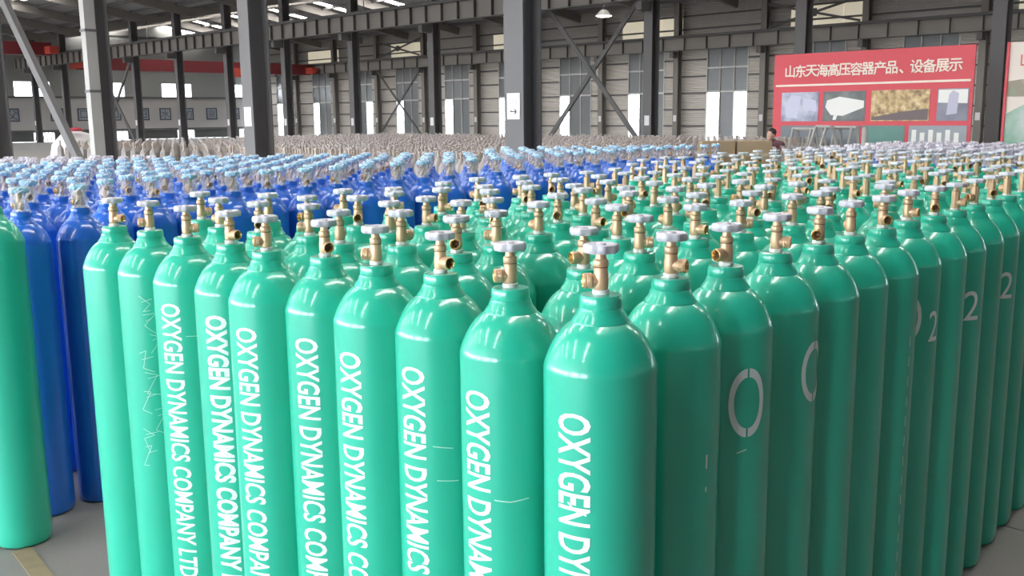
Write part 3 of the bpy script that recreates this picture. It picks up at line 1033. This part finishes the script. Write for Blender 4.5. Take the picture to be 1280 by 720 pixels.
# the green cylinder standing alone by the left edge
p = pix(31, 674, 0.0)
t = thing('green_gas_cylinder', 'lone green cylinder cut by the left edge, in front of the blue cylinders', 'gas cylinder', (p.x, p.y, 0), 0)
link('cylinder_body', ME['g_body'], t); link('neck_collar', ME['g_collar'], t)
add_valve(t, 1.355, True, R(160))
LONE = p

# blue cylinders, valves in clear bags
bl = sorted(blues.items(), key=lambda kv: kv[1].length)
for n, ((i, j), p) in enumerate(bl):
    if (p - LONE).length < 0.216:
        continue
    lab = 'blue cylinder with sky-blue handwheel in a clear bag, %s row back, %s column leftward' % (ORD[j], ORD[i - 14])
    t = thing('blue_gas_cylinder', lab, 'gas cylinder', (p.x, p.y, 0), 0, 'blue cylinders with bagged valves')
    link('cylinder_body', ME['b_body'] if n < 60 else ME['b_body_far'], t)
    link('neck_collar', ME['b_collar'], t)
    z = 1.355 + BLUE_DZ
    a = rn.uniform(-PI, PI)
    v = link('valve_body', ME['valve_far'], t, (0, 0, z), a)
    link('valve_outlet', ME['outlet'], v)
    link('handwheel', ME['wheel_b'], t, (0, 0, z), a)
    link('plastic_bag', BAGS[n % 4], t, (0, 0, z), a)

# cylinders with milky bags: the farther left rows and the rows behind the green block
wl_ = sorted(whites.items(), key=lambda kv: kv[1].length)
for n, ((i, j), p) in enumerate(wl_):
    if i < 12:
        lab = 'blue cylinder in a milky bag behind the green block, %s row back, %s column leftward' % (ORD[j - 24], ORD[i + 1])
        grp = 'milky bagged cylinders behind the green block'
    else:
        lab = 'blue cylinder in a milky bag at far left, %s row back, %s column leftward' % (ORD[j + 1], ORD[i - 25])
        grp = 'milky bagged cylinders at far left'
    t = thing('bagged_gas_cylinder', lab, 'gas cylinder', (p.x, p.y, 0), 0, grp)
    link('cylinder_body', ME['b_body_far'], t)
    z = 1.355 + BLUE_DZ
    a = rn.uniform(-PI, PI)
    link('valve_body', ME['valve_far'], t, (0, 0, z), a)
    link('handwheel', ME['wheel_far'], t, (0, 0, z), a)
    link('plastic_bag', BAGSW[n % 3], t, (0, 0, z), a)

# far block of shorter cylinders beyond the columns
SH = 1.03
SBODY = mat('brown_grey_paint', (0.32, 0.29, 0.275), 0.5)
SVAL = mat('dusty_brass', (0.44, 0.36, 0.30), 0.6)
SBAG = mat('pinkish_wrap', (0.44, 0.40, 0.39), 0.6, tint=0.5)
sm = MB()
sm.lathe([(0.10, 0), (0.10, SH - .17), (0.085, SH - .10), (0.04, SH - .04), (0.036, SH)], 8, 0)
sm.lathe([(0.02, SH), (0.02, SH + .075)], 5, 1)
sm.lathe([(0.036, SH + .075), (0.036, SH + .095), (0.0, SH + .10)], 8, 2)
ME['short'] = sm.mesh('short_gas_cylinder', [SBODY, SVAL, SBAG], True)
pts = []
s_ = 8.0
row = 0
while s_ < 27:
    o_ = 10.0
    c_ = 0
    while o_ < 21:
        if (s_ >= 10.7 or o_ < 15.0) and not (12.4 < o_ < 14.4 and s_ < 9.3):
            pts.append((row, c_, hw(o_ + 0.12 * (row % 2) + rn.uniform(-.02, .02), s_ + rn.uniform(-.02, .02)).to_2d()))
        o_ += 0.245
        c_ += 1
    s_ += 0.245
    row += 1
pts.sort(key=lambda q: q[2].length)
for (row, c_, p) in pts[:300]:
    o = link('short_gas_cylinder', ME['short'], None, (p.x, p.y, 0), rn.uniform(0, 6))
    o.scale.z = rn.uniform(0.975, 1.03)
    tag(o, 'short grey cylinder with pinkish cap in the far block, %s row back, %s column leftward' % (ORD[min(c_ + 1, 40)], ORD[min(row + 1, 40)]),
        'gas cylinder', 'short cylinders beyond the columns')
big = MB()
for (row, c_, p) in pts[300:]:
    b = rn.uniform(-.03, .03)
    for prof, n, mi in (([(0.10, SH - .3), (0.085, SH - .10), (0.036, SH - .03)], 6, 0), ([(0.02, SH - .03), (0.02, SH + .075)], 4, 1), ([(0.036, SH + .075), (0.034, SH + .097)], 6, 2)):
        big.lathe(prof, n, mi, (p.x, p.y, b))
fo = link('far_cylinder_field', big.mesh('far_cylinder_field', [SBODY, SVAL, SBAG], False))
fo['kind'] = 'stuff'
tag(fo, 'dense field of short capped cylinders stretching back below the windows', 'gas cylinders')

# ------------------------------------------------------------------ small things at the back
# white pipe trestles before the red board
for k, (u, v, hgt, w) in enumerate(((1027, 176, 1.42, 0.9), (1054, 174, 1.40, 0.55), (1003, 172, 1.34, 0.8))):
    Y = (17.6, 17.9, 20.4)[k]
    x = (u - 640) / CAM_F * Y
    t = thing('pipe_trestle', 'white pipe trestle before the red board, %s' % ('tall leaning one', 'narrow pointed one', 'wide low one beside the bent person')[k], 'trestle', (x, Y, 0), R(10 * k))
    for y in (-0.3, 0.3):
        part('leg_pair', MB().tube((-w / 2, y, 0), (-0.05, y, hgt), .028, 8).tube((w / 2, y, 0), (0.05, y, hgt), .028, 8), STEELL, t, True)
    part('top_rail', MB().tube((0, -0.4, hgt), (0, 0.4, hgt), .03, 8), STEELL, t, True)
    part('cross_rail', MB().tube((-w / 4, -0.3, hgt / 2), (-w / 4, 0.3, hgt / 2), .025, 8), STEELL, t, True)
x = (1078 - 640) / CAM_F * 17.0
t = thing('white_post', 'white upright post before the red board, right of the pointed trestle', 'post', (x, 17.0, 0), 0)
part('post', MB().lathe([(0.05, 0), (0.05, 1.38), (0.03, 1.42)], 12), STEELL, t, True)
part('post_base', MB().box((0, 0, .01), (.3, .3, .02)), STEELL, t)

t = thing('carton_stack', 'low stack of tan cartons in front of the bending person', 'carton stack', tuple(hw(13.4, 8.3, 0)), R(-4))
for k, (x, z, w) in enumerate(((-0.45, 0, .62), (0.2, 0, .62), (-0.45, .42, .62), (0.2, .42, .62), (-0.42, .84, .5), (0.12, .84, .52))):
    part('carton', MB().box((x, 0, z + .21), (w, .5, .41)).box((x, -.2515, z + .21), (w, .003, .05), 1), [mat('tan_cardboard', (0.34, 0.25, 0.15), 0.8, noise=0.3, nscale=8), mat('pale_tape', (0.45, 0.38, 0.28), 0.5)], t)

# tarp-covered stack at the far left
t = thing('covered_stack', 'pale tarp-covered stack under the far left brace', 'stack', (-12.2, 28.0, 0), R(20))
q = MB(); q.lathe([(0.75, 0), (0.72, .5), (0.62, 1.0), (0.4, 1.28), (0.12, 1.36)], 16, 0, rad=lambda r, z, t, k: r * (1 + .06 * math.sin(4 * t + k) + .04 * math.sin(9 * t)))
part('tarp', q, TARP, t, True)
part('pallet', MB().box((0, 0, .07), (1.5, 1.5, .12)), STEELD, t)
o = part('red_rag', MB().lathe([(0.18, 0), (0.16, .05), (0.06, .09)], 10, 0, rad=lambda r, z, t, k: r * (1 + .3 * math.sin(3 * t + k))), CLOTHR, None, True, (-12.05, 27.6, 1.38))
tag(o, 'crumpled red rag lying on the tarp-covered stack', 'rag')

# the person bending down behind the far cylinders
SKIN = mat('skin', (0.50, 0.30, 0.22), 0.6)
DARK = mat('dark_red_work_shirt', (0.12, 0.05, 0.055), 0.8)
HAIR = mat('black_hair', (0.015, 0.013, 0.012), 0.7)


def person(loc, rz):
    J = [((0, 0, .86), .135), ((0, -.10, 1.02), .14), ((0, -.22, 1.17), .15), ((0, -.27, 1.25), .06), ((0, -.30, 1.30), .055),
         ((.10, 0, .80), .10), ((.13, -.08, .46), .07), ((.13, .02, .09), .048), ((.13, -.12, .04), .04),
         ((-.10, 0, .80), .10), ((-.13, -.06, .46), .07), ((-.13, .04, .09), .048), ((-.13, -.10, .04), .04),
         ((.19, -.22, 1.20), .06), ((.25, -.30, .95), .045), ((.20, -.48, .80), .034), ((.18, -.55, .77), .035),
         ((-.19, -.22, 1.20), .06), ((-.25, -.30, .95), .045), ((-.20, -.48, .80), .034), ((-.18, -.55, .77), .035)]
    E_ = [(0, 1), (1, 2), (2, 3), (3, 4), (0, 5), (5, 6), (6, 7), (7, 8), (0, 9), (9, 10), (10, 11), (11, 12), (2, 13), (13, 14), (14, 15), (15, 16), (2, 17), (17, 18), (18, 19), (19, 20)]
    me = bpy.data.meshes.new('person_body')
    me.from_pydata([j[0] for j in J], E_, [])
    ob_ = bpy.data.objects.new('person_tmp', me); COL.objects.link(ob_)
    md = ob_.modifiers.new('skin', 'SKIN')
    sv = me.skin_vertices[0].data
    for k, j in enumerate(J):
        sv[k].radius = (j[1], j[1])
    sv[0].use_root = True
    ob_.modifiers.new('sub', 'SUBSURF').levels = 2
    bpy.context.view_layer.update()
    body = bpy.data.meshes.new_from_object(ob_.evaluated_get(bpy.context.evaluated_depsgraph_get()))
    bpy.data.objects.remove(ob_)
    body.materials.clear(); body.materials.append(DARK)
    body.polygons.foreach_set('use_smooth', [True] * len(body.polygons))
    t = thing('person', 'person with black hair bending down before the red board', 'person', loc, rz)
    link('body', body, t)
    q = MB()
    hd_ = [(0.0, -.115), (.045, -.10), (.062, -.06), (.074, -.01), (.078, .04), (.070, .085), (.04, .115), (0, .122)]
    Mh = Matrix.Rotation(R(-25), 3, 'X')
    q.lathe(hd_, 16, 0, (0, -.33, 1.37), M=Mh)
    q.lathe([(0, 0), (.012, .004), (.010, .03), (0, .04)], 6, 0, (0, -.41, 1.34))
    for sx in (-1, 1):
        q.lathe([(0, -.03), (.014, -.01), (.016, .015), (0, .03)], 6, 0, (sx * .078, -.325, 1.37))
    part('head', q, SKIN, t, True)
    q = MB()
    q.lathe([(.080, .0), (.085, .04), (.078, .09), (.05, .125), (0, .135)], 16, 0, (0, -.318, 1.375), M=Mh)
    part('hair', q, HAIR, t, True)
    q = MB()
    for sx in (-1, 1):
        for f in range(4):
            q.tube((sx * .18 + (f - 1.5) * .018, -.56, .77), (sx * .18 + (f - 1.5) * .02, -.62, .72), .009, 6)
        q.tube((sx * .14, -.55, .77), (sx * .12, -.59, .75), .010, 6)
    part('fingers', q, SKIN, t, True)
    return t


pp = pix(980, 160, 1.46)
Yp = 18.3
person(((980 - 638) / 1248 * Yp, Yp, 0), R(-60)).scale = (0.93, 0.93, 0.93)
